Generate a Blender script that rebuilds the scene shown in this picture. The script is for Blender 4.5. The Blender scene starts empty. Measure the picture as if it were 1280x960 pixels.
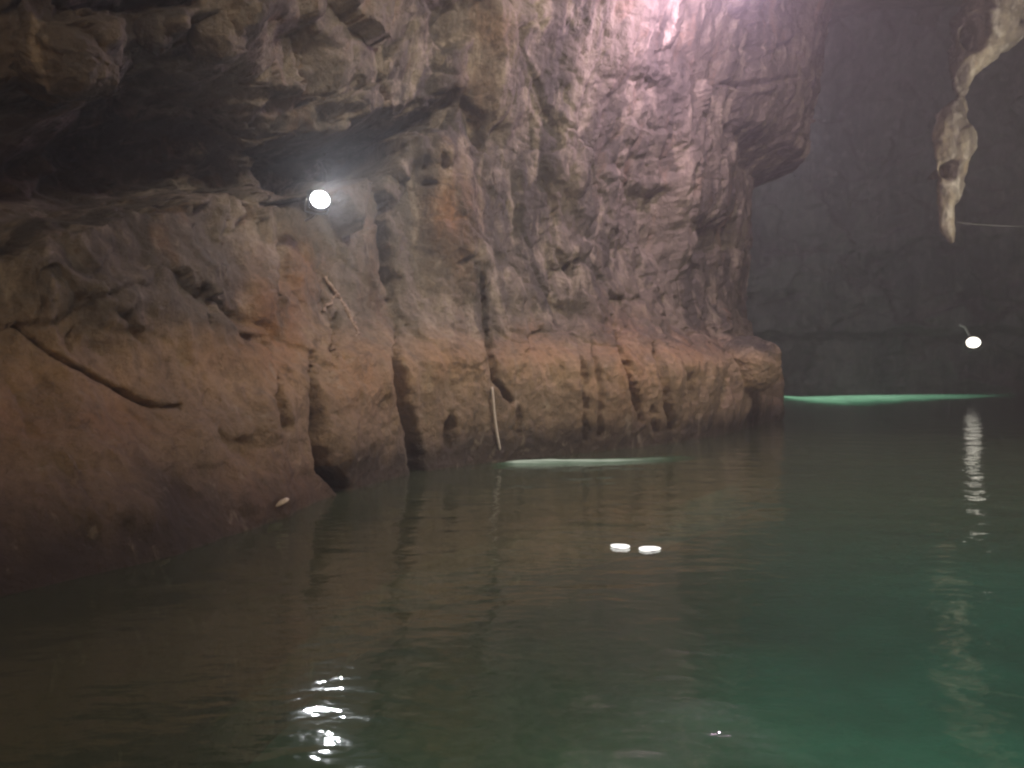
import bpy, bmesh, math
import numpy as np
from mathutils import Vector, Matrix
from mathutils.bvhtree import BVHTree

R = math.radians
sc = bpy.context.scene
C = sc.collection
F, CX, HY, CAMZ = 1005.0, 640.0, 460.0, 1.2     # focal length / centre / horizon of the 1280 px wide photograph
rng = np.random.default_rng(7)

# ---------------------------------------------------------------- numpy noise
def hsh(ix, iy, iz, seed):
    h = (ix.astype(np.int64) * 374761393 + iy.astype(np.int64) * 668265263 + iz.astype(np.int64) * 2147483647 + seed * 974711) & 0xFFFFFFFF
    h = ((h ^ (h >> 13)) * 1274126177) & 0xFFFFFFFF
    h = ((h ^ (h >> 16)) * 2246822519) & 0xFFFFFFFF
    return (h ^ (h >> 15)) & 0xFFFFFFFF

def rnd(ix, iy, iz, seed):
    return hsh(ix, iy, iz, seed).astype(np.float64) / 4294967295.0

def perlin(p, seed=0):
    f = np.floor(p); i = f.astype(np.int64); t = p - f
    w = t * t * t * (t * (t * 6 - 15) + 10)
    out = 0
    for dx in (0, 1):
        for dy in (0, 1):
            for dz in (0, 1):
                h = hsh(i[:, 0] + dx, i[:, 1] + dy, i[:, 2] + dz, seed)
                gx = (h & 1023) / 511.5 - 1; gy = ((h >> 10) & 1023) / 511.5 - 1; gz = ((h >> 20) & 1023) / 511.5 - 1
                d = gx * (t[:, 0] - dx) + gy * (t[:, 1] - dy) + gz * (t[:, 2] - dz)
                wx = w[:, 0] if dx else 1 - w[:, 0]
                wy = w[:, 1] if dy else 1 - w[:, 1]
                wz = w[:, 2] if dz else 1 - w[:, 2]
                out = out + d * wx * wy * wz
    return out

def fbm(p, octv=4, seed=0, gain=.5):
    a, s, o = 1.0, 0.0, 0
    for k in range(octv):
        o = o + a * perlin(p * (2.03 ** k) + 17.3 * k, seed + k); s += a; a *= gain
    return o / s

def facets(p, seed=0):
    """Rock broken along joints: every cell has its own height and tilt; also returns the distance to the joint."""
    f = np.floor(p).astype(np.int64)
    n = len(p)
    d1 = np.full(n, 9.0); d2 = np.full(n, 9.0); val = np.zeros(n)
    for dx in (-1, 0, 1):
        for dy in (-1, 0, 1):
            for dz in (-1, 0, 1):
                ix, iy, iz = f[:, 0] + dx, f[:, 1] + dy, f[:, 2] + dz
                cx = ix + rnd(ix, iy, iz, seed); cy = iy + rnd(ix, iy, iz, seed + 1); cz = iz + rnd(ix, iy, iz, seed + 2)
                ex, ey, ez = p[:, 0] - cx, p[:, 1] - cy, p[:, 2] - cz
                d = np.sqrt(ex * ex + ey * ey + ez * ez)
                v = (rnd(ix, iy, iz, seed + 3) - .5) + ex * (rnd(ix, iy, iz, seed + 4) - .5) * 1.6 + ey * (rnd(ix, iy, iz, seed + 5) - .5) * 1.6 + ez * (rnd(ix, iy, iz, seed + 6) - .5) * 1.6
                m = d < d1
                d2 = np.where(m, d1, np.minimum(d2, d)); val = np.where(m, v, val); d1 = np.where(m, d, d1)
    return val, d2 - d1

def sstep(a, b, x):
    t = np.clip((x - a) / (b - a), 0, 1)
    return t * t * (3 - 2 * t)

# ---------------------------------------------------------------- scene helpers
def link(name, verts, faces, mat, parent=None, smooth=True):
    me = bpy.data.meshes.new(name)
    me.from_pydata([tuple(v) for v in verts], [], [tuple(f) for f in faces])
    me.update()
    if smooth:
        me.polygons.foreach_set('use_smooth', [True] * len(me.polygons))
    o = bpy.data.objects.new(name, me)
    me.materials.append(mat)
    C.objects.link(o)
    if parent:
        o.parent = parent
    return o

def link_bm(name, bm, mat, parent=None, smooth=False):
    me = bpy.data.meshes.new(name)
    bm.normal_update(); bm.to_mesh(me); bm.free()
    if smooth:
        me.polygons.foreach_set('use_smooth', [True] * len(me.polygons))
    o = bpy.data.objects.new(name, me); me.materials.append(mat); C.objects.link(o)
    if parent:
        o.parent = parent
    return o

def tag(o, label=None, cat=None, group=None, kind=None):
    for k, v in (('label', label), ('category', cat), ('group', group), ('kind', kind)):
        if v:
            o[k] = v
    return o

def empty(name, loc, mat3=None):
    o = bpy.data.objects.new(name, None); C.objects.link(o)
    M = mat3.to_4x4() if mat3 else Matrix.Identity(4)
    M.translation = loc
    o.matrix_world = M
    o.empty_display_size = .1
    return o

def grid_faces(n, m):
    a = np.arange((n - 1) * (m - 1)); i, j = a // (m - 1), a % (m - 1)
    q = i * m + j
    return np.stack([q, q + m, q + m + 1, q + 1], 1)

def link_grid(name, P, mat, attrs=None, flip=False):
    n, m = P.shape[:2]
    f = grid_faces(n, m)
    if flip:
        f = f[:, ::-1]
    me = bpy.data.meshes.new(name)
    me.vertices.add(n * m); me.vertices.foreach_set('co', P.reshape(-1).astype(np.float32))
    me.loops.add(f.size); me.loops.foreach_set('vertex_index', f.reshape(-1).astype(np.int32))
    me.polygons.add(len(f)); me.polygons.foreach_set('loop_start', (np.arange(len(f)) * 4).astype(np.int32))
    me.polygons.foreach_set('use_smooth', np.ones(len(f), dtype=bool))
    me.update(calc_edges=True); me.validate()
    for k, v in (attrs or {}).items():
        a = me.attributes.new(k, 'FLOAT', 'POINT'); a.data.foreach_set('value', v.reshape(-1).astype(np.float32))
    o = bpy.data.objects.new(name, me); me.materials.append(mat); C.objects.link(o)
    return o

def catmull(pts, per=60):
    pts = np.array(pts, float); out = []
    P = np.vstack([2 * pts[0] - pts[1], pts, 2 * pts[-1] - pts[-2]])
    for i in range(1, len(P) - 2):
        t = np.linspace(0, 1, per, endpoint=False)[:, None]
        a, b, c, d = P[i - 1], P[i], P[i + 1], P[i + 2]
        out.append(.5 * ((2 * b) + (-a + c) * t + (2 * a - 5 * b + 4 * c - d) * t ** 2 + (-a + 3 * b - 3 * c + d) * t ** 3))
    out.append(pts[-1:])
    return np.vstack(out)

def proj(p):
    y = np.maximum(p[..., 1], .3)
    return CX + F * p[..., 0] / y, HY - F * (p[..., 2] - CAMZ) / y

def at(px, py, Y):
    return Vector(((px - CX) / F * Y, Y, CAMZ + (HY - py) / F * Y))

def tube(name, pts, rad, mat, parent=None, seg=8, cap=True):
    pts = [Vector(p) for p in pts]; n = len(pts)
    rad = rad if hasattr(rad, '__len__') else [rad] * n
    vs, fs = [], []
    up = Vector((.3, .2, .93))
    for i, p in enumerate(pts):
        t = (pts[min(i + 1, n - 1)] - pts[max(i - 1, 0)]).normalized()
        a = t.cross(up)
        if a.length < .05:
            a = t.cross(Vector((1, 0, 0)))
        a.normalize(); b = t.cross(a)
        for k in range(seg):
            th = 2 * math.pi * k / seg
            vs.append(p + (a * math.cos(th) + b * math.sin(th)) * rad[i])
    for i in range(n - 1):
        for k in range(seg):
            fs.append((i * seg + k, i * seg + (k + 1) % seg, (i + 1) * seg + (k + 1) % seg, (i + 1) * seg + k))
    if cap:
        fs.append(tuple(range(seg))[::-1]); fs.append(tuple((n - 1) * seg + k for k in range(seg)))
    return link(name, vs, fs, mat, parent)

# ---------------------------------------------------------------- materials
class NT:
    def __init__(s, name):
        s.m = bpy.data.materials.new(name); s.m.use_nodes = True
        s.t = s.m.node_tree; s.n = s.t.nodes; s.n.clear()
        s.out = s.n.new('ShaderNodeOutputMaterial')
    def add(s, typ, **kw):
        nd = s.n.new(typ)
        for k, v in kw.items():
            if k.startswith('_'):
                setattr(nd, k[1:], v)
            else:
                i = nd.inputs[k.replace('__', ' ')] if not k.startswith('i') or not k[1:].isdigit() else nd.inputs[int(k[1:])]
                s.put(i, v)
        return nd
    def put(s, i, v):
        if hasattr(v, 'links') or isinstance(v, bpy.types.NodeSocket):
            s.t.links.new(v, i)
        else:
            i.default_value = v
    def math(s, op, a, b=0.0, clamp=False):
        nd = s.n.new('ShaderNodeMath'); nd.operation = op; nd.use_clamp = clamp
        s.put(nd.inputs[0], a); s.put(nd.inputs[1], b)
        return nd.outputs[0]
    def rng(s, v, a, b, c=0.0, d=1.0):
        nd = s.n.new('ShaderNodeMapRange'); nd.interpolation_type = 'SMOOTHSTEP'
        for k, x in enumerate((v, a, b, c, d)):
            s.put(nd.inputs[k], x)
        return nd.outputs[0]
    def mix(s, f, a, b):
        nd = s.n.new('ShaderNodeMix'); nd.data_type = 'RGBA'
        s.put(nd.inputs[0], f); s.put(nd.inputs[6], a); s.put(nd.inputs[7], b)
        return nd.outputs[2]
    def noise(s, vec, scale, detail=6.0, rough=.55, dist=0.0):
        nd = s.n.new('ShaderNodeTexNoise')
        s.put(nd.inputs['Vector'], vec); s.put(nd.inputs['Scale'], scale); s.put(nd.inputs['Detail'], detail)
        s.put(nd.inputs['Roughness'], rough); s.put(nd.inputs['Distortion'], dist)
        return nd.outputs['Fac']
    def vscale(s, vec, sx, sy, sz):
        nd = s.n.new('ShaderNodeVectorMath'); nd.operation = 'MULTIPLY'
        s.put(nd.inputs[0], vec); nd.inputs[1].default_value = (sx, sy, sz)
        return nd.outputs[0]

def rgb(*c):
    return (*c, 1.0)

def rock_material(name, base, dark, pale, rust, band=None, wet=.35, fine=14.0, bump=.75, attrs=True):
    n = NT(name)
    pos = n.add('ShaderNodeNewGeometry').outputs['Position']
    sep = n.add('ShaderNodeSeparateXYZ', Vector=pos)
    streak = n.vscale(pos, 1.0, 1.0, .35)
    big = n.noise(streak, .7, 5, .6, .4)
    mid = n.noise(streak, 2.6, 7, .62, .6)
    sm = n.noise(pos, fine, 8, .65)
    col = n.mix(n.rng(big, .38, .66), rgb(*dark), rgb(*base))
    col = n.mix(n.rng(mid, .50, .66, 0, .75), col, rgb(*pale))
    col = n.mix(n.rng(n.noise(n.vscale(pos, 1, 1, .18), 3.4, 6, .65, .5), .54, .68, 0, .6), col, rgb(*[x * .55 for x in dark]))
    col = n.mix(n.rng(n.noise(streak, 1.5, 6, .6, .8), .56, .72, 0, .55), col, rgb(*rust))
    if band:
        z = n.math('ADD', sep.outputs[2], n.math('MULTIPLY', n.math('SUBTRACT', n.noise(streak, 1.8, 5, .6), .5), .8))
        lo, hi, tan, red, wc = band
        col = n.mix(n.math('MULTIPLY', n.rng(z, hi - .1, hi + .4, 1, 0), n.rng(mid, .3, .55, .5, .95)), col, rgb(*tan))
        col = n.mix(n.math('MULTIPLY', n.rng(z, .75, 1.1, 1, 0), n.rng(mid, .35, .6, .6, 1.0)), col, rgb(*red))
        col = n.mix(n.rng(z, lo - .2, lo + .25, .95, 0), col, rgb(*wc))
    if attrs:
        for an, ac in (('rust', (.38, .205, .105)), ('pale', (.50, .42, .35)), ('recess_shade', (.06, .055, .05))):
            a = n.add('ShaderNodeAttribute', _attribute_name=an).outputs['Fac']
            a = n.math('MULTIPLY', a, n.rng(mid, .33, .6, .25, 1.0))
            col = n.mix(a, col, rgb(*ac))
    col = n.mix(n.rng(sm, .35, .6, .55, 0), col, n.mix(.5, col, rgb(.04, .035, .03)))
    patch = n.noise(n.vscale(pos, 1, 1, .6), 5.5, 5, .62, .5)
    col = n.mix(n.rng(patch, .30, .46, .62, 0), col, n.mix(.6, col, rgb(.035, .03, .026)))
    col = n.mix(n.rng(patch, .58, .70, 0, .35), col, rgb(*pale))
    h = n.math('ADD', n.math('MULTIPLY', sm, .5), n.math('MULTIPLY', n.noise(pos, fine * .35, 8, .7), 1.2))
    b = n.add('ShaderNodeBump', Strength=bump, Distance=.12, Height=h)
    rough = n.rng(n.noise(streak, 1.9, 4, .6), .38, .62, .82, wet + .25)
    p = n.add('ShaderNodeBsdfPrincipled', Base__Color=col, Roughness=rough, Normal=b.outputs[0])
    p.inputs['Specular IOR Level'].default_value = .35
    n.t.links.new(p.outputs[0], n.out.inputs[0])
    return n.m

def plain(name, col, rough=.5, metal=0.0, noise=.15):
    n = NT(name)
    pos = n.add('ShaderNodeTexCoord').outputs['Object']
    nz = n.noise(pos, 30, 5, .6)
    c = n.mix(n.rng(nz, .3, .7), rgb(*[x * (1 - noise) for x in col]), rgb(*[min(1, x * (1 + noise)) for x in col]))
    p = n.add('ShaderNodeBsdfPrincipled', Base__Color=c, Roughness=rough, Metallic=metal)
    n.t.links.new(p.outputs[0], n.out.inputs[0])
    return n.m

def emit(name, col, strength):
    n = NT(name)
    e = n.add('ShaderNodeEmission', Color=rgb(*col), Strength=strength)
    n.t.links.new(e.outputs[0], n.out.inputs[0])
    return n.m

M_wall = rock_material('limestone', (.235, .20, .165), (.085, .076, .068), (.44, .38, .31), (.27, .16, .095),
                       band=(.36, 1.35, (.44, .315, .205), (.265, .195, .138), (.058, .046, .039)))
M_far = rock_material('far_limestone', (.20, .185, .18), (.11, .105, .105), (.25, .225, .21), (.21, .165, .15), fine=3.0, bump=.3, attrs=False)
M_ceil = rock_material('ceiling_limestone', (.16, .13, .11), (.08, .07, .062), (.22, .19, .16), (.16, .11, .08), fine=6.0, attrs=False)
M_stal = rock_material('calcite', (.48, .41, .30), (.14, .12, .10), (.66, .62, .54), (.46, .35, .21), fine=6.0, bump=.8, attrs=False)
M_knob = M_wall

# ---------------------------------------------------------------- the rock wall
plan = [(-9, -12), (-7, -7), (-5.4, -3), (-4.2, 0.3), (-3.15, 2.8), (-2.69, 4.23), (-2.2, 5.1), (-1.9, 6.2), (-1.62, 7.7), (-1.05, 9.2), (0.05, 10.55),
        (1.92, 12.2), (3.7, 14.4), (5.3, 17.2), (6.25, 19.0), (6.75, 20.3), (6.75, 21.6), (6.0, 23.2), (4.2, 26), (2.0, 30), (0, 36)]
cv = catmull(plan, 80)
seg = np.r_[0, np.cumsum(np.hypot(*np.diff(cv, axis=0).T))]
fine_s = np.linspace(0, seg[-1], 6000)
cx = np.interp(fine_s, seg, cv[:, 0]); cy = np.interp(fine_s, seg, cv[:, 1])
u_f = CX + F * cx / np.maximum(cy, .8)
tip_i = int(np.argmax(np.where(cy > 3, u_f, -1e9)))
du = np.abs(np.gradient(u_f, fine_s))
vis = (u_f > -250) & (cy > 1.5) & (np.arange(6000) <= tip_i)
dens = np.where(vis, np.clip(du, 25, 140), 4.0)
dens[tip_i - 150:tip_i + 260] = np.maximum(dens[tip_i - 150:tip_i + 260], 60)
cum = np.cumsum(dens); cum /= cum[-1]
NS, NZ = 760, 560
S = np.interp(np.linspace(0, 1, NS), cum, fine_s)
bx = np.interp(S, fine_s, cx); by = np.interp(S, fine_s, cy)
tx = np.gradient(bx, S); ty = np.gradient(by, S); L = np.hypot(tx, ty); tx /= L; ty /= L
k = np.ones(25) / 25
nx = np.convolve(np.pad(ty, 12, mode='edge'), k, 'valid'); ny = np.convolve(np.pad(-tx, 12, mode='edge'), k, 'valid')
L = np.hypot(nx, ny); nx /= L; ny /= L
tip_s = fine_s[tip_i]
t = np.linspace(0, 1, NZ)
dcol = np.clip(by, 4, 24)
ztop = CAMZ + .50 * dcol
Z = np.where(t[None] < .82, -1.6 + (ztop[:, None] + 1.6) * (t[None] / .82), ztop[:, None] + (17 - ztop[:, None]) * ((t[None] - .82) / .18))

# coarse outward offsets (metres) by height, at several stations along the water's edge
zl = [-.6, 0, .4, .9, 1.3, 1.6, 1.9, 2.5, 3.2, 4, 5, 5.9, 6.4, 8, 10, 17]
st = {
    -400: [.2, 0, -.4, -.9, -1.2, -1.4, -1.5, -1.6, -1.5, -1.0, -.4, .1, .3, .9, 1.8, 5],
    60:   [.2, 0, -.35, -.85, -1.15, -1.35, -1.45, -1.6, -1.5, -1.0, -.4, .1, .3, .9, 1.8, 5],
    250:  [.2, 0, -.35, -.7, -.95, -1.1, -1.2, -1.4, -1.5, -1.1, -.5, .0, .2, .8, 1.8, 5],
    400:  [.1, 0, -.1, -.25, -.45, -.7, -.85, -1.1, -1.3, -1.2, -.8, -.3, 0, .6, 1.6, 5],
    520:  [.1, 0, .02, 0, -.12, -.45, -.6, -.75, -.85, -.85, -.7, -.45, -.3, .3, 1.2, 4.5],
    640:  [.1, 0, .05, .05, -.08, -.42, -.6, -.72, -.8, -.8, -.65, -.45, -.3, .2, .9, 4.5],
    850:  [.1, 0, .05, .1, .0, -.35, -.62, -.78, -.85, -.85, -.7, -.5, -.35, .1, .6, 4],
    930:  [.1, 0, .08, .12, .02, -.30, -.62, -.78, -.85, -.8, -.65, -.5, -.32, .15, .6, 3.5],
    990:  [.0, 0, .05, .05, -.02, -.35, -.72, -.85, -.85, -.75, -.7, -.62, .62, .9, 1.2, 3.5],
}
ku = np.array(sorted(st)); tab = np.array([st[q] for q in ku], float)
ub = np.where(by > 1.5, np.clip(CX + F * bx / np.maximum(by, .8), -400, 990), -400.0)
past = S > tip_s
ub[past] = 990
zz = np.linspace(-.6, 17, 900)
tabz = np.array([np.interp(zz, zl, r) for r in tab])
kk = np.hanning(15); kk /= kk.sum()
tabz = np.array([np.convolve(np.pad(r, 7, mode='edge'), kk, 'valid') for r in tabz])
def build_coarse(Z):
    off = np.zeros((NS, NZ))
    for i in range(NS):
        q = np.clip(np.searchsorted(ku, ub[i]) - 1, 0, len(ku) - 2)
        w = (ub[i] - ku[q]) / (ku[q + 1] - ku[q]); w = np.clip(w, 0, 1); w = w * w * (3 - 2 * w)
        off[i] = np.interp(Z[i], zz, tabz[q] * (1 - w) + tabz[q + 1] * w)
    return np.stack([bx[:, None] + nx[:, None] * off, by[:, None] + ny[:, None] * off, Z], -1)
P = build_coarse(Z)

front = ((by > 1.5) & (S <= tip_s + .8)).astype(float)[:, None] * np.ones((1, NZ))
N3 = np.zeros_like(P); N3[..., 0] = nx[:, None]; N3[..., 1] = ny[:, None]
def push_dir(P):
    ray = P - np.array([0, 0, CAMZ]); ray[..., 2] = 0; ray /= np.maximum(np.linalg.norm(ray, axis=-1, keepdims=True), 1e-6)
    MD = N3 - .9 * ray * front[..., None]
    return MD / np.linalg.norm(MD, axis=-1, keepdims=True)

def warp_uv(P, amp=7.0, sc_=.035, seed=50):
    u, v = proj(P)
    q = np.stack([u.ravel() * sc_, v.ravel() * sc_, np.zeros(u.size)], 1)
    a = (fbm(q, 3, seed) * amp).reshape(u.shape); b = (fbm(q, 3, seed + 9) * amp).reshape(u.shape)
    return u + a, v + b

def poly_sdf(u, v, pts):
    pts = np.array(pts, float); n = len(pts)
    d = np.full(u.shape, 1e9); ins = np.zeros(u.shape, bool)
    for i in range(n):
        a, b = pts[i], pts[(i + 1) % n]
        e = b - a; wx, wy = u - a[0], v - a[1]
        h = np.clip((wx * e[0] + wy * e[1]) / (e @ e), 0, 1)
        d = np.minimum(d, np.hypot(wx - h * e[0], wy - h * e[1]))
        c = ((a[1] > v) != (b[1] > v)) & (u < (b[0] - a[0]) * (v - a[1]) / ((b[1] - a[1]) if b[1] != a[1] else 1e-9) + a[0])
        ins ^= c
    return np.where(ins, -d, d)

def line_dist(u, v, pts, along=False):
    d = np.full(u.shape, 1e9); tt = np.zeros(u.shape); pts = np.array(pts, float); n = len(pts) - 1
    for i, (a, b) in enumerate(zip(pts[:-1], pts[1:])):
        e = b - a; wx, wy = u - a[0], v - a[1]
        h = np.clip((wx * e[0] + wy * e[1]) / (e @ e), 0, 1)
        c = np.hypot(wx - h * e[0], wy - h * e[1])
        tt = np.where(c < d, (i + h) / n, tt); d = np.minimum(d, c)
    return (d, tt) if along else d

# recesses and masses seen on the wall: outline, depth (m, + is towards the lake), softness of the rim (px)
RECESS = [
    ([(-300, 95), (-80, 110), (0, 118), (90, 128), (140, 108), (172, 66), (205, 72), (235, 92), (300, 138), (340, 158), (400, 163), (470, 160), (520, 140), (558, 128),
      (545, 150), (497, 163), (484, 200), (464, 222), (440, 214), (400, 232), (350, 236), (300, 230), (240, 238), (200, 250), (130, 262), (60, 288), (0, 310), (-80, 320), (-300, 330)], -1.35, 16),
    ([(-300, 150), (0, 160), (110, 165), (200, 130), (300, 180), (430, 190), (430, 215), (330, 215), (220, 215), (100, 225), (-40, 250), (-300, 260)], -.5, 20),
    ([(205, 38), (232, 30), (246, 70), (300, 100), (360, 120), (420, 125), (440, 150), (330, 155), (240, 95), (205, 80)], -.35, 10),
    ([(335, 40), (375, 30), (395, 60), (390, 95), (360, 100), (340, 75)], -.35, 9),
    ([(70, 3), (150, 0), (225, 2), (215, 14), (140, 12), (80, 12)], -.4, 6),
    ([(748, 92), (845, 98), (846, 212), (800, 232), (765, 205)], -.32, 9),
    ([(690, 232), (722, 250), (735, 300), (715, 305), (697, 265)], -.35, 8),
    ([(792, 232), (835, 238), (838, 300), (825, 318), (800, 300)], -.5, 8),
    ([(855, 285), (905, 280), (915, 310), (870, 318)], -.35, 8),
    ([(715, 320), (790, 300), (850, 320), (915, 320), (920, 385), (850, 400), (770, 405), (735, 370)], -.25, 16),
    ([(905, 160), (985, 165), (990, 198), (925, 205)], -.45, 8),
    ([(690, 375), (720, 385), (735, 408), (700, 405)], -.3, 8),
    ([(274, 538), (312, 545), (320, 590), (300, 575), (280, 565)], -.12, 9),
    ([(478, 502), (492, 505), (492, 548), (480, 545)], -.12, 7),
    ([(300, 415), (340, 420), (345, 445), (325, 432)], -.22, 5),
    ([(575, 120), (600, 150), (605, 195), (585, 170)], -.3, 7),
    ([(540, 0), (600, 0), (590, 40), (560, 60), (540, 40)], -.4, 10),
    ([(230, 255), (262, 262), (285, 300), (240, 300)], -.2, 8),
    ([(300, 255), (318, 252), (322, 278), (308, 275)], -.25, 5),
    ([(395, 425), (412, 420), (424, 448), (412, 452)], -.12, 6),
]
LUMPS = [  # centre, radii (px), height (m)
    (75, 72, 75, 48, .45), (190, 45, 28, 30, .35), (268, 48, 46, 44, .5), (20, 60, 40, 70, .2), (430, 60, 60, 70, .25), (330, 15, 80, 30, .3),
    (640, 60, 45, 70, .25), (630, 130, 38, 45, .2), (670, 25, 40, 30, .25), (568, 280, 38, 75, .35), (545, 205, 30, 35, .2), (585, 330, 26, 34, .2),
    (855, 230, 16, 80, .22), (870, 190, 30, 60, .12), (960, 110, 50, 45, .25), (985, 60, 40, 50, .2), (900, 250, 50, 45, .18), (905, 340, 32, 45, .18),
    (330, 370, 26, 70, .25), (375, 330, 28, 50, .18), (130, 380, 55, 50, .22), (210, 340, 45, 60, .18), (60, 350, 50, 45, .15), (250, 400, 40, 50, .15),
    (455, 470, 45, 65, .22), (560, 450, 55, 40, .15), (680, 450, 60, 45, .12), (770, 460, 35, 70, .18), (830, 455, 30, 40, .12), (880, 445, 40, 40, .2),
    (430, 560, 35, 50, .15), (330, 520, 35, 50, .15), (240, 560, 60, 50, .12), (90, 560, 90, 40, .12), (140, 630, 80, 40, .12), (330, 620, 50, 40, .12),
    (365, 480, 14, 50, .12), (380, 470, 10, 45, .1), (640, 230, 60, 50, .1), (650, 350, 60, 50, .12), (700, 180, 40, 70, .12),
]
CRACKS = [  # polyline, half width (px), depth (m)
    ([(-30, 390), (0, 403), (22, 410), (60, 440), (110, 466), (150, 489), (180, 504), (200, 509), (225, 508)], 2.0, .2),
    ([(472, 222), (478, 270), (484, 330), (492, 378)], 6, .40), ([(600, 305), (604, 350), (607, 400), (614, 440), (620, 475), (640, 502)], 4.5, .22),
    ([(738, 420), (746, 455), (752, 480), (750, 545)], 4, .12), ([(764, 395), (778, 436), (788, 462), (802, 525)], 5, .25), ([(812, 415), (824, 448), (832, 475), (840, 535)], 5, .2),
    ([(722, 425), (730, 460), (734, 495), (733, 550)], 5, .15), ([(390, 440), (396, 495), (400, 545), (406, 585), (432, 612)], 9, .45), ([(348, 465), (354, 500), (360, 535)], 6, .22),
    ([(494, 400), (500, 455), (508, 500), (520, 560), (526, 615)], 10, .45), ([(421, 372), (421, 410), (419, 460)], 4, .18), ([(352, 250), (350, 290), (358, 330), (352, 380)], 5, .15),
    ([(845, 98), (847, 215)], 3.5, .15), ([(652, 60), (672, 110), (690, 160)], 4, .12), ([(535, 185), (532, 215)], 4, .15), ([(552, 182), (560, 215)], 4, .15),
    ([(520, 228), (548, 230)], 4, .15), ([(650, 505), (648, 540)], 5, .1), ([(565, 515), (563, 555)], 8, .2), ([(815, 500), (822, 540)], 5, .15),
    ([(240, 330), (262, 370), (270, 410)], 5, .12), ([(140, 385), (165, 400), (180, 430)], 4, .1), ([(100, 400), (85, 425), (90, 440)], 4, .12),
    ([(230, 40), (220, 70)], 5, .2), ([(110, 85), (48, 130), (40, 90)], 5, .15), ([(0, 130), (60, 133), (110, 125)], 4, .15), ([(250, 170), (300, 190), (380, 200), (450, 190)], 5, .15),
    ([(200, 110), (290, 160), (330, 175)], 5, .15), ([(60, 190), (90, 200), (110, 230)], 5, .12), ([(860, 460), (868, 500)], 4, .12), ([(910, 460), (905, 505)], 4, .1),
    ([(570, 330), (600, 318)], 3, .12), ([(690, 300), (720, 360)], 5, .14), ([(880, 100), (930, 108), (1000, 95)], 4, .12), ([(900, 60), (1000, 55)], 4, .08),
]
def masses(P):
    u0, v0 = proj(P); lw = .22 + .78 * sstep(620, 470, u0); u, v = warp_uv(P, 26, .022); u2, v2 = warp_uv(P, 11, .06, 310); u = u0 + (u + u2 - 2 * u0) * lw; v = v0 + (v + v2 - 2 * v0) * lw
    vary = np.clip(.75 + 1.1 * fbm(P.reshape(-1, 3) * 1.1, 3, 320), .3, 1.3).reshape(NS, NZ)
    d2 = np.zeros((NS, NZ))
    for pts, h, soft in RECESS:
        rt_ = 1.0 if pts[0][0] < 600 else .7; so_ = soft * (1.2 if rt_ == 1 else 1.5)
        d2 += h * rt_ * vary * sstep(so_, -so_, poly_sdf(u, v, pts))
    for (a, b, ra, rb, h) in LUMPS:
        r2 = ((u - a) / ra) ** 2 + ((v - b) / rb) ** 2
        d2 += h * np.exp(-r2 * 1.5)
    return P + push_dir(P) * (d2 * front)[..., None]
# first pass finds where the profile folds; rows are then dealt out again by arc length so undersides get their share
Q = masses(P)
dl = np.linalg.norm(np.diff(Q, axis=1), axis=-1)
kw = np.hanning(41); kw /= kw.sum()
dl = np.apply_along_axis(lambda c: np.convolve(np.pad(c, 20, mode='edge'), kw, 'valid'), 0, dl)
dl[:, int(NZ * .82):] *= .35
cl = np.concatenate([np.zeros((NS, 1)), np.cumsum(dl, 1)], 1)
Z = np.stack([np.interp(np.linspace(0, c[-1], NZ), c, zc_) for c, zc_ in zip(cl, Z)])
P = build_coarse(Z)
MD = push_dir(P)
P = masses(P)
stretch = np.linalg.norm(np.gradient(P, axis=1), axis=-1) / (np.abs(np.gradient(P[..., 1], axis=1)) * 0 + dcol[:, None] * .0016)
calm = np.clip(1.8 / np.maximum(stretch, 1e-6), .15, 1)

# natural relief: joints, blocks, flutes
q = P.reshape(-1, 3)
wv = np.stack([fbm(q * .9, 3, 101), fbm(q * .9, 3, 131), fbm(q * .9, 3, 151)], 1)
qw = q + wv * .55
zc = q[:, 2]
low = sstep(1.9, 1.3, zc)
scl = np.clip(q[:, 1], 5, 20) / 11.0
f1, e1 = facets(qw * np.array([.75, .75, .55]), 11)
f2, e2 = facets((qw + 5.1) * np.array([2.1, 2.1, 1.5]), 23)
big = fbm(q * np.array([.38, .38, .3]), 3, 3)
fl = fbm((q + wv * .2) * np.array([2.4, 2.4, .38]), 4, 33)
med = fbm(qw * 3.2, 5, 71, .58)
rid = 1 - np.abs(fbm(qw * np.array([1.3, 1.3, .7]), 4, 81)) * 3
upl = sstep(2.4, 3.0, zc) * sstep(11, 8, q[:, 1])
rel = .45 * big + (1 - .7 * low) * ((.15 + .12 * upl) * f1 + (.06 + .13 * upl) * f2 - .04 * np.exp(-(e1 / .05) ** 2) - .015 * np.exp(-(e2 / .06) ** 2)) + .20 * fl + .10 * med + .03 * rid
rel *= np.clip(.55 + .45 * scl, .5, 1.1)
rel *= (.25 + .75 * sstep(-.1, .5, zc))
DIRN = (N3 * .8 + MD * .4); DIRN[..., 2] = .12; DIRN /= np.linalg.norm(DIRN, axis=-1, keepdims=True)
P = P + DIRN * rel.reshape(NS, NZ)[..., None]

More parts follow.
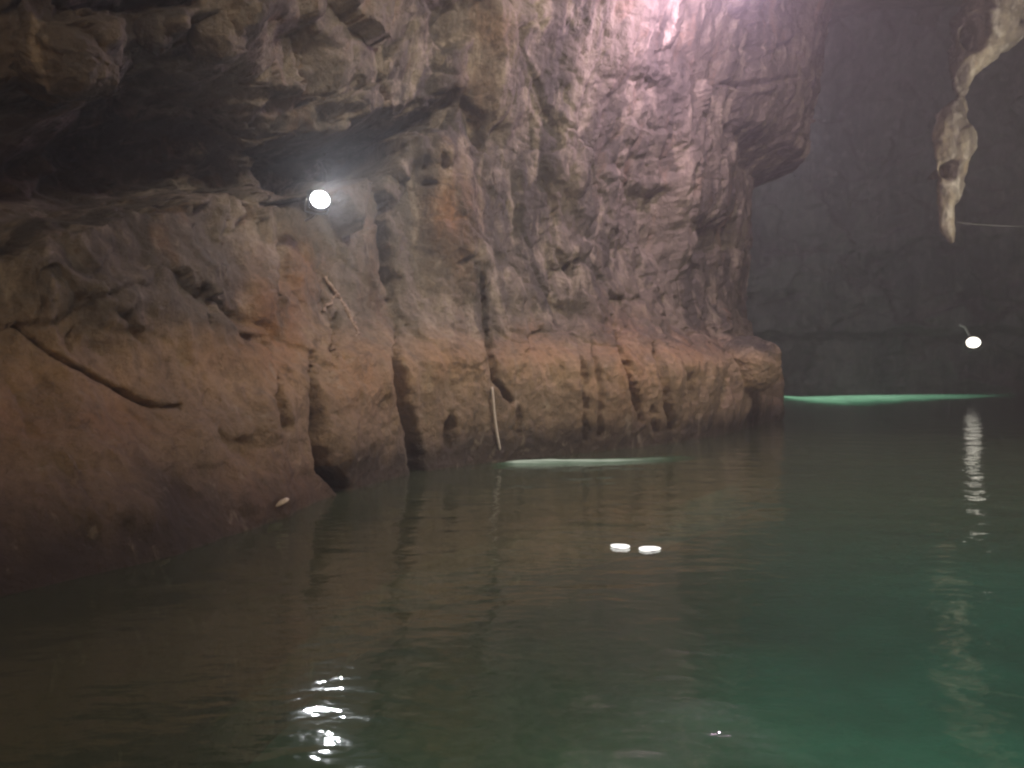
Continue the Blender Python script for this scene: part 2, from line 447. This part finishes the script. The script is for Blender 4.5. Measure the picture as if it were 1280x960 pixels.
# joints that show as dark lines
u, v = warp_uv(P, 6, .06, 60)
d3 = np.zeros((NS, NZ))
brk = np.clip(.5 + 1.3 * fbm(P.reshape(-1, 3) * 3.1, 3, 266), 0, 1).reshape(NS, NZ)
for pts, w, h in CRACKS:
    d, tt = line_dist(u, v, pts, True)
    tp = sstep(0, .45, tt + .12 * (brk - .5)) * (1 - .6 * sstep(.75, 1, tt) * (pts[-1][1] < 500))
    ledge = pts[-1][1] > 500 and pts[0][0] > 340
    bk = .45 + .25 * brk if ledge else brk
    d3 -= (1.25 if ledge else .95) * h * (.55 + .9 * bk) * np.exp(-(d / (w * (.6 + .7 * bk) * (.62 if ledge else 1) * (.35 + .65 * tp))) ** 2) * (.15 + .85 * tp)
P = P + MD * (d3 * front)[..., None]
fineq = P.reshape(-1, 3)
P = P + N3 * ((fbm(fineq * 7.0, 4, 201, .55) * .05).reshape(NS, NZ) * calm)[..., None]

# mineral colour patches (iron stain, clean calcite), and shade painted into recesses and cracks
u, v = warp_uv(P, 10, .05, 90)
def blobs(lst):
    o = np.zeros((NS, NZ))
    for a, b, ra, rb, s_ in lst:
        o = np.maximum(o, s_ * np.exp(-(((u - a) / ra) ** 2 + ((v - b) / rb) ** 2)))
    return o * front
rust = blobs([(345, 400, 42, 80, 1.0), (375, 345, 30, 50, .9), (565, 270, 28, 60, .9), (620, 40, 25, 30, .6), (455, 470, 50, 45, .6), (80, 520, 130, 45, .6), (300, 440, 60, 30, .5),
              (660, 440, 70, 25, .5), (780, 450, 50, 60, .6), (870, 440, 60, 22, .5), (560, 450, 50, 30, .5), (600, 110, 30, 40, .3), (340, 600, 80, 60, .3)])
pale = blobs([(640, 140, 30, 30, .5), (620, 70, 40, 60, .4), (655, 15, 40, 15, .5), (75, 80, 45, 30, .5), (265, 50, 40, 40, .3), (345, 300, 12, 40, .6), (420, 365, 10, 20, .6),
              (500, 180, 20, 30, .4), (555, 215, 22, 20, .5), (860, 230, 16, 70, .5), (940, 200, 40, 20, .4), (930, 440, 28, 26, .5), (600, 315, 16, 12, .6), (960, 120, 40, 50, .3), (560, 380, 60, 50, .25)])
recess_shade = blobs([(250, 180, 200, 45, .6), (60, 230, 110, 60, .6), (800, 170, 45, 60, .35), (470, 300, 8, 60, .6), (100, 330, 70, 30, .35), (850, 350, 60, 35, .35), (710, 270, 16, 30, .4), (618, 470, 12, 50, .5), (860, 300, 30, 20, .4)])
wall = link_grid('cave_wall', P, M_wall, {'rust': rust, 'pale': pale, 'recess_shade': recess_shade})
tag(wall, 'tall brown limestone cave wall with an orange ledge above the green water', kind='structure')
BV = BVHTree.FromPolygons([tuple(x) for x in P.reshape(-1, 3)], [tuple(int(y) for y in f) for f in grid_faces(NS, NZ)])
CAM = Vector((0, 0, CAMZ))
def hit(px, py, back=0.0):
    d = at(px, py, 1.0) - CAM
    d.normalize()
    h = BV.ray_cast(CAM, d)
    if h[0] is None:
        print('NO HIT', px, py); return CAM + d * 14
    return h[0] - d * back

# ---------------------------------------------------------------- far wall, ceiling, bed
def curtain(name, plan, nz, ns, ztop, prof, mat, amp, seed, side=1):
    c = catmull(plan, 40); s = np.r_[0, np.cumsum(np.hypot(*np.diff(c, axis=0).T))]
    S2 = np.linspace(0, s[-1], ns)
    x = np.interp(S2, s, c[:, 0]); y = np.interp(S2, s, c[:, 1])
    tx, ty = np.gradient(x, S2), np.gradient(y, S2); l = np.hypot(tx, ty)
    n1, n2 = side * ty / l, -side * tx / l
    z = np.concatenate([np.linspace(-2, 14, int(nz * .8)), np.linspace(14, ztop, nz - int(nz * .8) + 1)[1:]])
    zs = z[None] + .9 * fbm(np.stack([S2 * .35, S2 * 0, S2 * 0], 1), 3, seed + 90)[:, None]
    o = np.interp(zs, *zip(*prof))
    Q = np.stack([x[:, None] + n1[:, None] * o, y[:, None] + n2[:, None] * o, np.ones((ns, 1)) * z], -1)
    q = Q.reshape(-1, 3)
    w = q + np.stack([fbm(q * .4, 3, seed), fbm(q * .4, 3, seed + 5), fbm(q * .4, 3, seed + 9)], 1) * 1.2
    f1, e1 = facets(w * np.array([.3, .3, .25]), seed + 20)
    f2, e2 = facets(w * np.array([.9, .9, 1.1]), seed + 40)
    r = amp * (.9 * fbm(q * .16, 3, seed + 60) + .55 * f1 + .2 * f2 + .35 * fbm(w * 1.1, 5, seed + 70) - .12 * np.exp(-(e1 / .05) ** 2))
    r = r.reshape(ns, nz)
    Q[..., 0] += n1[:, None] * r; Q[..., 1] += n2[:, None] * r
    return link_grid(name, Q, mat)

far = curtain('far_cave_wall', [(-4, 31), (1, 33.5), (6, 36.5), (12, 38.5), (17, 38.2), (20.4, 36.8), (22.6, 33.5), (23.6, 29), (23.5, 22), (22, 13), (19.5, 4), (17, -5), (15, -14)],
              240, 520, 24, [(-2, -1.0), (0, -1.0), (1.2, -.9), (2.6, -.7), (3.0, .35), (4.2, .1), (8, .3), (14, 1.5), (24, 6)], M_far, 1.5, 400)
tag(far, 'dim grey blue cave wall at the far end of the lake', kind='structure')

nx_, ny_ = 150, 190
gx, gy = np.meshgrid(np.linspace(-13, 30, nx_), np.linspace(-14, 48, ny_), indexing='ij')
q = np.stack([gx.ravel(), gy.ravel(), np.zeros(gx.size)], 1)
f1, e1 = facets(q * .28 + fbm(q * .5, 3, 600)[:, None] * .5, 610)
zc = 13.2 + .10 * gy.ravel() + 2.2 * fbm(q * .12, 3, 620) + 1.0 * f1 + .8 * fbm(q * .6, 5, 630)
ceil = link_grid('cave_ceiling', np.stack([gx, gy, zc.reshape(gx.shape)], -1), M_ceil, flip=True)
tag(ceil, 'dark rough limestone ceiling of the cave above the lake', kind='structure')

n = NT('lake_bed_silt')
pos = n.add('ShaderNodeNewGeometry').outputs['Position']
nz = n.noise(pos, .5, 6, .6)
c = n.mix(n.rng(nz, .35, .65), rgb(.10, .15, .11), rgb(.16, .22, .17))
p = n.add('ShaderNodeBsdfPrincipled', Base__Color=c, Roughness=.9)
n.t.links.new(p.outputs[0], n.out.inputs[0])
gx, gy = np.meshgrid(np.linspace(-14, 30, 120), np.linspace(-16, 48, 160), indexing='ij')
q = np.stack([gx.ravel(), gy.ravel(), np.zeros(gx.size)], 1)
bed = link_grid('lake_bed', np.stack([gx, gy, (-4.6 + .7 * fbm(q * .25, 4, 700)).reshape(gx.shape)], -1), n.m)
tag(bed, kind='structure')

# ---------------------------------------------------------------- water
n = NT('lake_water')
pos = n.add('ShaderNodeNewGeometry').outputs['Position']
w1 = n.noise(n.vscale(pos, 1.0, 1.5, 1.0), 1.3, 3, .5, .3)
w2 = n.noise(n.vscale(pos, 1.0, 1.9, 1.0), 5.5, 3, .5, .2)
h = n.math('ADD', n.math('MULTIPLY', w1, .052), n.math('MULTIPLY', w2, .009))
b = n.add('ShaderNodeBump', Strength=1.0, Distance=.55, Height=h)
fr = n.add('ShaderNodeFresnel', IOR=1.70, Normal=b.outputs[0])
gl = n.add('ShaderNodeBsdfGlossy', Color=rgb(.95, .96, .95), Roughness=.06, Normal=b.outputs[0])
tr = n.add('ShaderNodeBsdfTransparent', Color=rgb(.55, .80, .70))
df = n.add('ShaderNodeBsdfDiffuse', Color=rgb(.125, .160, .100))
m1 = n.add('ShaderNodeMixShader', i0=.45, i1=tr.outputs[0], i2=df.outputs[0])
m2 = n.add('ShaderNodeMixShader', i0=fr.outputs[0], i1=m1.outputs[0], i2=gl.outputs[0])
n.t.links.new(m2.outputs[0], n.out.inputs[0])
water = link('lake_water', [(-14, -16, 0), (30, -16, 0), (30, 48, 0), (-14, 48, 0)], [(0, 1, 2, 3)], n.m, smooth=False)
tag(water, 'still dark green lake water reflecting the cave wall', kind='structure')

# ---------------------------------------------------------------- things
M_black = plain('black_painted_metal', (.03, .03, .032), .45, .3)
M_grey = plain('galvanised_metal', (.35, .35, .34), .4, .7)
M_white = plain('white_plastic', (.72, .70, .66), .45)
M_cable = plain('black_rubber', (.02, .019, .018), .6)
M_lens = emit('lamp_lens', (.96, .97, 1.0), 50.0)
M_lens_far = emit('far_lamp_lens', (1.0, .93, .80), 4.5)
def glint_material(name, col, strength, lo, hi):
    """Added glow for light reflected off ripples: brightest along its middle, broken into streaks."""
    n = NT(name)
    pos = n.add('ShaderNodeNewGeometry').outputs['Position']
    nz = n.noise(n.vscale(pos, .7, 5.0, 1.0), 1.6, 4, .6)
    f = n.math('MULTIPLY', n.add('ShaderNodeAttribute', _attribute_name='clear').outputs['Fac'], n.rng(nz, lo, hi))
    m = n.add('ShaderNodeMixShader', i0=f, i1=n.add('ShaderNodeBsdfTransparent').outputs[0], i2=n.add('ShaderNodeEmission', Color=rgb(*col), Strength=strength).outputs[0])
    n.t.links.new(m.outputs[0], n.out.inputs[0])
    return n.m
M_green = glint_material('green_glint_core', (.46, .96, .60), .60, .25, .6)
M_green_s = glint_material('green_glint_edge', (.22, .90, .48), .16, .2, .6)
M_greenw = glint_material('pale_green_glint_core', (.88, .96, .76), .50, .25, .6)
M_greenw_s = glint_material('pale_green_glint_edge', (.50, .85, .45), .10, .3, .65)
M_glint_float = emit('glint_float_dome', (1.0, .96, .92), 1.5)

def frame_towards(d, up=Vector((0, 0, 1))):
    """Axes of a thing whose front (-Y) looks along d."""
    y = -d.normalized(); x = y.cross(up).normalized(); z = x.cross(y)
    return Matrix((x, y, z)).transposed()

def floodlight(name, loc, d, size, lens_mat, label, group=None):
    root = empty(name, loc, frame_towards(d))
    s = size
    bm = bmesh.new()
    bmesh.ops.create_cube(bm, size=1, matrix=Matrix.Diagonal((1.15 * s, .42 * s, .95 * s, 1)))
    bmesh.ops.bevel(bm, geom=bm.edges[:], offset=.09 * s, segments=3, affect='EDGES')
    for k in range(7):
        bmesh.ops.create_cube(bm, size=1, matrix=Matrix.Translation((-.42 * s + k * .14 * s, .27 * s, 0)) @ Matrix.Diagonal((.03 * s, .16 * s, .7 * s, 1)))
    link_bm('housing', bm, M_black, root)
    bm = bmesh.new()
    bmesh.ops.create_uvsphere(bm, u_segments=28, v_segments=14, radius=1, matrix=Matrix.Translation((0, -.21 * s, 0)) @ Matrix.Diagonal((.52 * s, .10 * s, .43 * s, 1)))
    link_bm('lens', bm, lens_mat, root)
    br = [(-.66 * s, 0, 0), (-.66 * s, .12 * s, -.3 * s), (-.60 * s, .3 * s, -.62 * s), (0, .34 * s, -.68 * s), (.60 * s, .3 * s, -.62 * s), (.66 * s, .12 * s, -.3 * s), (.66 * s, 0, 0)]
    tube('bracket', br, .05 * s, M_grey, root, 6)
    tube('mounting_arm', [(0, .34 * s, -.68 * s), (0, .7 * s, -.8 * s), (0, 1.6 * s, -.9 * s)], .06 * s, M_grey, root, 6)
    tag(root, label, 'lamp', group)
    return root

lp = hit(398, 250, .75)
print('lamp at', lp)
floodlight('floodlight', lp, Vector((.62, -.8, -.03)), .20, M_lens, 'glaring white floodlight fixed to the brown rock under the dark overhang')
lf = at(1216, 428, 33.5)
floodlight('floodlight', lf, Vector((-.35, -1, -.06)), .52, M_lens_far, 'small distant white lamp low over the water beneath the hanging stalactite')

def lerp_path(pts, n=8):
    c = catmull([tuple(p) for p in pts], n)
    return [Vector(p) for p in c]

# hanging stalactite at the right
def blob_loft(name, px, Y, mat, seed, nseg=48, per=16, amp=.16, pits=()):
    spine = catmull([(a, b) for a, b, _ in px], per); rad = np.interp(np.linspace(0, 1, len(spine)), np.linspace(0, 1, len(px)), [r for *_, r in px])
    V = []
    for (a, b), r in zip(spine, rad):
        c = at(a, b, Y); rr = r / F * Y
        for k in range(nseg):
            th = 2 * math.pi * k / nseg
            V.append((c.x + rr * math.cos(th), c.y + rr * .85 * math.sin(th), c.z))
    V = np.array(V); cen = np.repeat(np.array([at(a, b, Y) for a, b in spine]), nseg, 0)
    D = V - cen; ln = np.linalg.norm(D, axis=1, keepdims=True) + 1e-6
    f1, e1 = facets(V * 1.6, seed)
    r = 1 + amp * (1.6 * fbm(V * np.array([1.3, 1.3, .8]), 4, seed) + .8 * f1 + .8 * fbm(V * 4, 4, seed + 4))
    V = cen + D * r[:, None]
    V[:, 2] += .25 * fbm(V * 1.5, 3, seed + 8)
    for a, b, ra, rb, dp in pits:
        uu, vv = proj(V)
        m = np.exp(-((uu - a) / ra) ** 2 - ((vv - b) / rb) ** 2) * (D[:, 1] < .1)
        V[:, 1] += m * dp
    n_, m_ = len(spine), nseg
    fs = []
    for i in range(n_ - 1):
        for k in range(m_):
            fs.append((i * m_ + k, (i + 1) * m_ + k, (i + 1) * m_ + (k + 1) % m_, i * m_ + (k + 1) % m_))
    fs.append(tuple((n_ - 1) * m_ + k for k in range(m_)))
    return link(name, V, fs, mat)
stal = blob_loft('stalactite', [(1345, -330, 130), (1325, -200, 100), (1300, -90, 70), (1266, -5, 56), (1230, 55, 36), (1204, 95, 16), (1200, 122, 4.5), (1192, 150, 20), (1191, 185, 23),
                                (1189, 225, 15), (1184, 260, 11), (1184, 285, 9), (1190, 303, 3)], 22.0, M_stal, 900, amp=.34, pits=[(1218, 43, 10, 12, 1.6), (1187, 211, 7, 8, 1.2)])
tag(stal, 'pale lit stalactite with two dark pits hanging down at the right', 'stalactite')

# rounded knob at the outer end of the ledge
def boulder(name, c, r, seed, label, squash=(1, 1, .85)):
    bm = bmesh.new(); bmesh.ops.create_icosphere(bm, subdivisions=6, radius=1)
    V = np.array([v.co[:] for v in bm.verts])
    f1, e1 = facets(V * 1.1 + seed, seed)
    rr = 1 + .22 * fbm(V * 1.1 + seed, 4, seed) + .10 * f1 + .10 * fbm(V * 4 + seed, 4, seed + 3)
    V = V * rr[:, None] * r * np.array(squash)
    for v, w in zip(bm.verts, V):
        v.co = w
    o = link_bm(name, bm, M_knob, None, True); o.location = c
    tag(o, label, 'boulder')
    return o
kp = hit(925, 452)
boulder('boulder', kp + Vector((.25, .35, -.05)), .62, 31, 'rounded orange brown boulder on the outermost end of the rock ledge')
sb = hit(965, 488)
boulder('boulder', Vector((sb.x - .05, sb.y + .25, .22)), .42, 45, 'low dark boulder at the waterline below the rounded ledge boulder')

for px_, py_, r_, sd_, sq_, lab_ in [(72, 80, .34, 61, (1.15, 1, .72), 'large warm brown rock lump bulging out at the upper left under the roof'),
                                     (192, 42, .15, 67, (1, 1, 1.05), 'smallest rounded rock lump, wedged between two bigger lumps at the upper left'),
                                     (266, 44, .27, 73, (1.05, 1, .95), 'rounded grey brown rock lump overhanging the dark recess, right of the smallest lump')]:
    boulder('boulder', hit(px_, py_, -r_ * .35), r_, sd_, lab_, sq_)['group'] = 'rock lumps under the roof'

# white rope below the joint, pale forked root, cables
def on_wall(pts, lift):
    return [hit(a, b, lift) for a, b in pts]
o = tube('rope', lerp_path(on_wall([(615, 484), (617, 505), (619, 525), (622, 545), (625, 562)], .07), 6), .016, plain('pale_rope', (.62, .56, .52), .7))
tag(o, 'thin whitish rope hanging from the dark crack down to the water', 'rope')
rt = empty('tree_root', hit(420, 370, .03)); tag(rt, 'pale forked root clinging to the rock below the bright floodlight', 'root')
M_root = plain('pale_root', (.34, .26, .21), .75, 0, .5)
def px_seed(pts):
    return pts[0][0] * .37
def root_piece(pts, r0, r1):
    c = lerp_path(on_wall(pts, .015), 6)
    kn = fbm(np.stack([np.arange(len(c)) * .45, np.full(len(c), px_seed(pts)), np.zeros(len(c))], 1), 3, 41)
    c = [p + Vector((kn[i] * .08, 0, kn[-i] * .08)) for i, p in enumerate(c)]
    o = tube('branch', c, list(np.linspace(r0, r1, len(c)) * (1 + 1.0 * kn)), M_root, None)
    o.parent = rt; o.matrix_parent_inverse = rt.matrix_world.inverted()
bpy.context.view_layer.update()
root_piece([(405, 347), (411, 355), (419, 364), (427, 376), (434, 390), (442, 406)], .016, .030)
root_piece([(436, 392), (440, 402), (446, 412), (448, 424)], .02, .012)
root_piece([(418, 372), (411, 381), (403, 388)], .014, .022)
# thin cable at the right
tip = at(1197, 278, 21.9); c2 = at(1330, 281, 23.5)
pts = [tip.lerp(c2, f) - Vector((0, 0, .25 * 4 * f * (1 - f) * .3)) for f in np.linspace(0, 1, 14)]
o = tube('cable', pts, .014, plain('grey_cable', (.13, .13, .125), .6)); tag(o, 'thin grey cable running sideways from the tip of the stalactite', 'cable')
o = tube('wire', [at(1199, 406, 33.8), at(1206, 409, 33.7), at(1210, 416, 33.7), lf + Vector((0, .2, .2))], .05, M_white)
tag(o, 'short pale conduit above the small distant lamp', 'conduit')

# light reflected off ripples, added as long tapering glowing strips
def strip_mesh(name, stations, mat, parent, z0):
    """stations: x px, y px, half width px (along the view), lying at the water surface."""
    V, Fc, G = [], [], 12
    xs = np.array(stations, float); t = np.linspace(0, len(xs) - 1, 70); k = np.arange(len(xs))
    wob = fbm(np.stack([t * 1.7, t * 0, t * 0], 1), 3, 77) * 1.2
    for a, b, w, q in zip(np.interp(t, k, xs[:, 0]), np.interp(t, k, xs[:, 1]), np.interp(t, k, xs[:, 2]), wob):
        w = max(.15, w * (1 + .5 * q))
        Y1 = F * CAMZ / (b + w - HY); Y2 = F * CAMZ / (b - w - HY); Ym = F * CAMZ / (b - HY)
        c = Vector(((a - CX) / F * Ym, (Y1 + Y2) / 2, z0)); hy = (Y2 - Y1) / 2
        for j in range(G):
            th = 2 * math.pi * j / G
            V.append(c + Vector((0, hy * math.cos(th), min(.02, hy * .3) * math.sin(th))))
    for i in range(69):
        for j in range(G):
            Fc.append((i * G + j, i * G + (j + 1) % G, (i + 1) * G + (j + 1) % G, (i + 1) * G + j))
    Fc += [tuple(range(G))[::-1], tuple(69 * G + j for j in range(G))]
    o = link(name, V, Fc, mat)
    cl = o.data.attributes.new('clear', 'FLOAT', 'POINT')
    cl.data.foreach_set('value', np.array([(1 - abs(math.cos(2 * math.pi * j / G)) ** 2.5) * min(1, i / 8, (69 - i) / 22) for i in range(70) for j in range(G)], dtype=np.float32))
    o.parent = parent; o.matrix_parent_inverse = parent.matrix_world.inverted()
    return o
def glint_streak(core, glint_edge, m_core, m_glint_edge, label):
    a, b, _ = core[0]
    root = empty('water_glint', at(a, b, F * CAMZ / (b - HY))); bpy.context.view_layer.update()
    strip_mesh('glint_core', core, m_core, root, .014); strip_mesh('glint_edge', glint_edge, m_glint_edge, root, .006)
    tag(root, label, 'light strip')  # added glow for light reflected off ripples, no lamp
glint_streak([(966, 496, 3), (985, 498.5, 5.2), (1010, 499.7, 4.8), (1040, 499.6, 3.6), (1070, 498.4, 3.4), (1110, 496.8, 2.8), (1160, 495.8, 2.2), (1225, 494.4, 1.8)],
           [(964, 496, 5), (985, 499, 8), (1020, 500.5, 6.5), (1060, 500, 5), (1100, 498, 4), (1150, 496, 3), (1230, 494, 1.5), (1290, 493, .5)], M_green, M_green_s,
           'long bright green strip glowing as a reflection on the water beyond the rock tip')
glint_streak([(630, 580.3, 1.4), (650, 579.6, 2.6), (680, 579, 3.0), (720, 578.6, 2.6), (755, 578.2, 2.2), (790, 577.4, 1.6), (840, 575, 1.0)],
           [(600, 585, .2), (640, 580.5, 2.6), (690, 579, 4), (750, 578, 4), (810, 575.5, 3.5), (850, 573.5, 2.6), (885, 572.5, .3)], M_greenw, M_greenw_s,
           'whitish green streak glowing as a reflection along the waterline below the hanging rope')

def glint_float(px, py, w, label):  # bright glint on the water, added as a small glowing float
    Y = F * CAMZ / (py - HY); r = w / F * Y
    root = empty('glint_float', at(px, py, Y))
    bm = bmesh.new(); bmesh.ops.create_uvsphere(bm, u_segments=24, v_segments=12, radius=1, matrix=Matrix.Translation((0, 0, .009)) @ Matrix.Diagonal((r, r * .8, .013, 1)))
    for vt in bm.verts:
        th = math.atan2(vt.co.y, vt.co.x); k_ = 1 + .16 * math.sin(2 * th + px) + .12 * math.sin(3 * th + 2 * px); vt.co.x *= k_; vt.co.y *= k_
    link_bm('dome', bm, M_glint_float, root, True)
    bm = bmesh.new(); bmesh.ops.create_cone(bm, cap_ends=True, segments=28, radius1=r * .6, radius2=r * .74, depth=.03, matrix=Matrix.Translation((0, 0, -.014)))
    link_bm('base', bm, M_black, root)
    tag(root, label, 'float lamp', 'glints on the lake')  # glint on the water, no real lamp
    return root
glint_float(776, 684.5, 11.5, 'white glint on the water, built as a glowing float, the left and slimmer of the pair')
glint_float(811, 687.5, 13, 'white glint on the water, built as a glowing float, the right and fuller of the pair')

# wet glints at the edge of the bank, added as small pale pebbles
M_glint_pebble = plain('pale_glint_pebble', (.55, .47, .40), .18)
for i, (px, py, r, lab) in enumerate([(340, 660, .045, 'small pale pebble for a glint on the bank, the largest at the water edge'), (205, 703, .022, 'tiny pale pebble for a glint at the water edge, the lowest and leftmost glint'),
                                      (352, 628, .035, 'small pale pebble for a glint on the bank just above the largest one')]):
    bm = bmesh.new(); bmesh.ops.create_icosphere(bm, subdivisions=3, radius=1)
    V = np.array([v.co[:] for v in bm.verts]); V = V * (1 + .5 * fbm(V * 1.3 + 9 * i, 3, 55))[:, None] * r * np.array([1.9, 1.0, .6])
    for v_, w_ in zip(bm.verts, V):
        v_.co = w_
    o = link_bm('glint_pebble', bm, M_glint_pebble, None, True); o.location = hit(px, py, 0.02); o.rotation_euler = (0.2, -.4, .3)
    tag(o, lab, 'glint_pebble', 'pale glints on the bank')

# ---------------------------------------------------------------- light
def lamp(name, typ, loc, energy, col, target=None, **kw):
    l = bpy.data.lights.new(name, typ); l.energy = energy; l.color = col
    for a, b in kw.items():
        setattr(l, a, b)
    o = bpy.data.objects.new(name, l); C.objects.link(o); o.location = loc
    if target is not None:
        o.rotation_euler = (Vector(target) - Vector(loc)).to_track_quat('-Z', 'Y').to_euler()
    return o
lamp('warm_floodlight', 'SPOT', (5.0, 3.5, 9.5), 4100, (1.0, .86, .68), (3.0, 13.2, 2.6), spot_size=R(112), spot_blend=1.0, shadow_soft_size=.9)
lamp('warm_bank_light', 'AREA', (1.5, -3.0, 7.5), 140, (1.0, .82, .62), (-3.2, 6, .5), shape='DISK', size=1.5)
ph = hit(875, 12); print('violet', ph)
pk = at(925, -30, ph.y - 1.9); print('at px', proj(np.array(pk)))
lamp('violet_floodlight', 'POINT', pk, 560, (1.0, .67, .92), None, shadow_soft_size=.15)
lamp('floodlight_beam', 'SPOT', lp + Vector((.09, -.13, 0)), 260, (.92, .95, 1.0), (3.2, 0, 1.6), spot_size=R(84), spot_blend=.7, shadow_soft_size=.06)
lamp('stalactite_spot', 'SPOT', (17.5, 14.0, 3.0), 4200, (1.0, .91, .74), at(1215, 130, 22), spot_size=R(50), spot_blend=.7, shadow_soft_size=.08)
lamp('far_fill', 'AREA', (8.5, 26, 9), 210, (.90, .93, 1.0), (14, 38, 6), shape='DISK', size=3)
lamp('underwater_light', 'AREA', (6.2, 12.0, -1.0), 145, (.18, 1.0, .86), (6.2, 12.1, -5), shape='DISK', size=7.0)
lamp('underwater_light', 'AREA', (14.0, 19.0, -1.0), 180, (.18, 1.0, .86), (14.0, 19.1, -5), shape='DISK', size=12.0)
lamp('underwater_light', 'AREA', (0.5, 9.0, -1.0), 75, (.62, 1.0, .48), (.5, 9.1, -5), shape='DISK', size=9.0)  # unseen light, added to lighten the olive water at left

# damp cave air
n = NT('cave_mist')
vn = n.add('ShaderNodeVolumePrincipled', Color=rgb(.95, .95, 1.0), Density=.011, Anisotropy=.35)
n.t.links.new(vn.outputs[0], n.out.inputs['Volume'])
x0, x1, y0, y1, z0, z1 = -22, 38, -26, 62, -6.5, 30
hz = link('haze', [(x0, y0, z0), (x1, y0, z0), (x1, y1, z0), (x0, y1, z0), (x0, y0, z1), (x1, y0, z1), (x1, y1, z1), (x0, y1, z1)],
          [(3, 2, 1, 0), (4, 5, 6, 7), (0, 1, 5, 4), (1, 2, 6, 5), (2, 3, 7, 6), (3, 0, 4, 7)], n.m, smooth=False)
tag(hz, kind='stuff')

W = bpy.data.worlds.new('World'); sc.world = W; W.use_nodes = True
nt = W.node_tree; bg = nt.nodes['Background']
sky = nt.nodes.new('ShaderNodeTexSky'); sky.sky_type = 'NISHITA'; sky.sun_disc = False; sky.sun_elevation = R(4); sky.sun_rotation = R(160)
nt.links.new(sky.outputs[0], bg.inputs[0]); bg.inputs[1].default_value = .05

# ---------------------------------------------------------------- camera
cd = bpy.data.cameras.new('camera'); cam = bpy.data.objects.new('camera', cd); C.objects.link(cam)
cam.location = CAM; cam.rotation_euler = (R(90), 0, 0)
cd.sensor_width = 36; cd.lens = 36 * F / 1280; cd.shift_y = (HY - 480) / 1280; cd.clip_end = 400; cd.clip_start = .05
sc.camera = cam
sc.view_settings.view_transform = 'Standard'; sc.view_settings.look = 'None'; sc.view_settings.exposure = .15; sc.view_settings.gamma = 1
sc.view_settings.use_curve_mapping = False
sc.cycles.use_denoising = True
sc.cycles.use_adaptive_sampling = True; sc.cycles.adaptive_threshold = .03
sc.cycles.max_bounces = 6; sc.cycles.diffuse_bounces = 3; sc.cycles.glossy_bounces = 3; sc.cycles.transparent_max_bounces = 8
sc.cycles.sample_clamp_indirect = 4
sc.cycles.filter_width = 2.3
sc.cycles.volume_bounces = 0
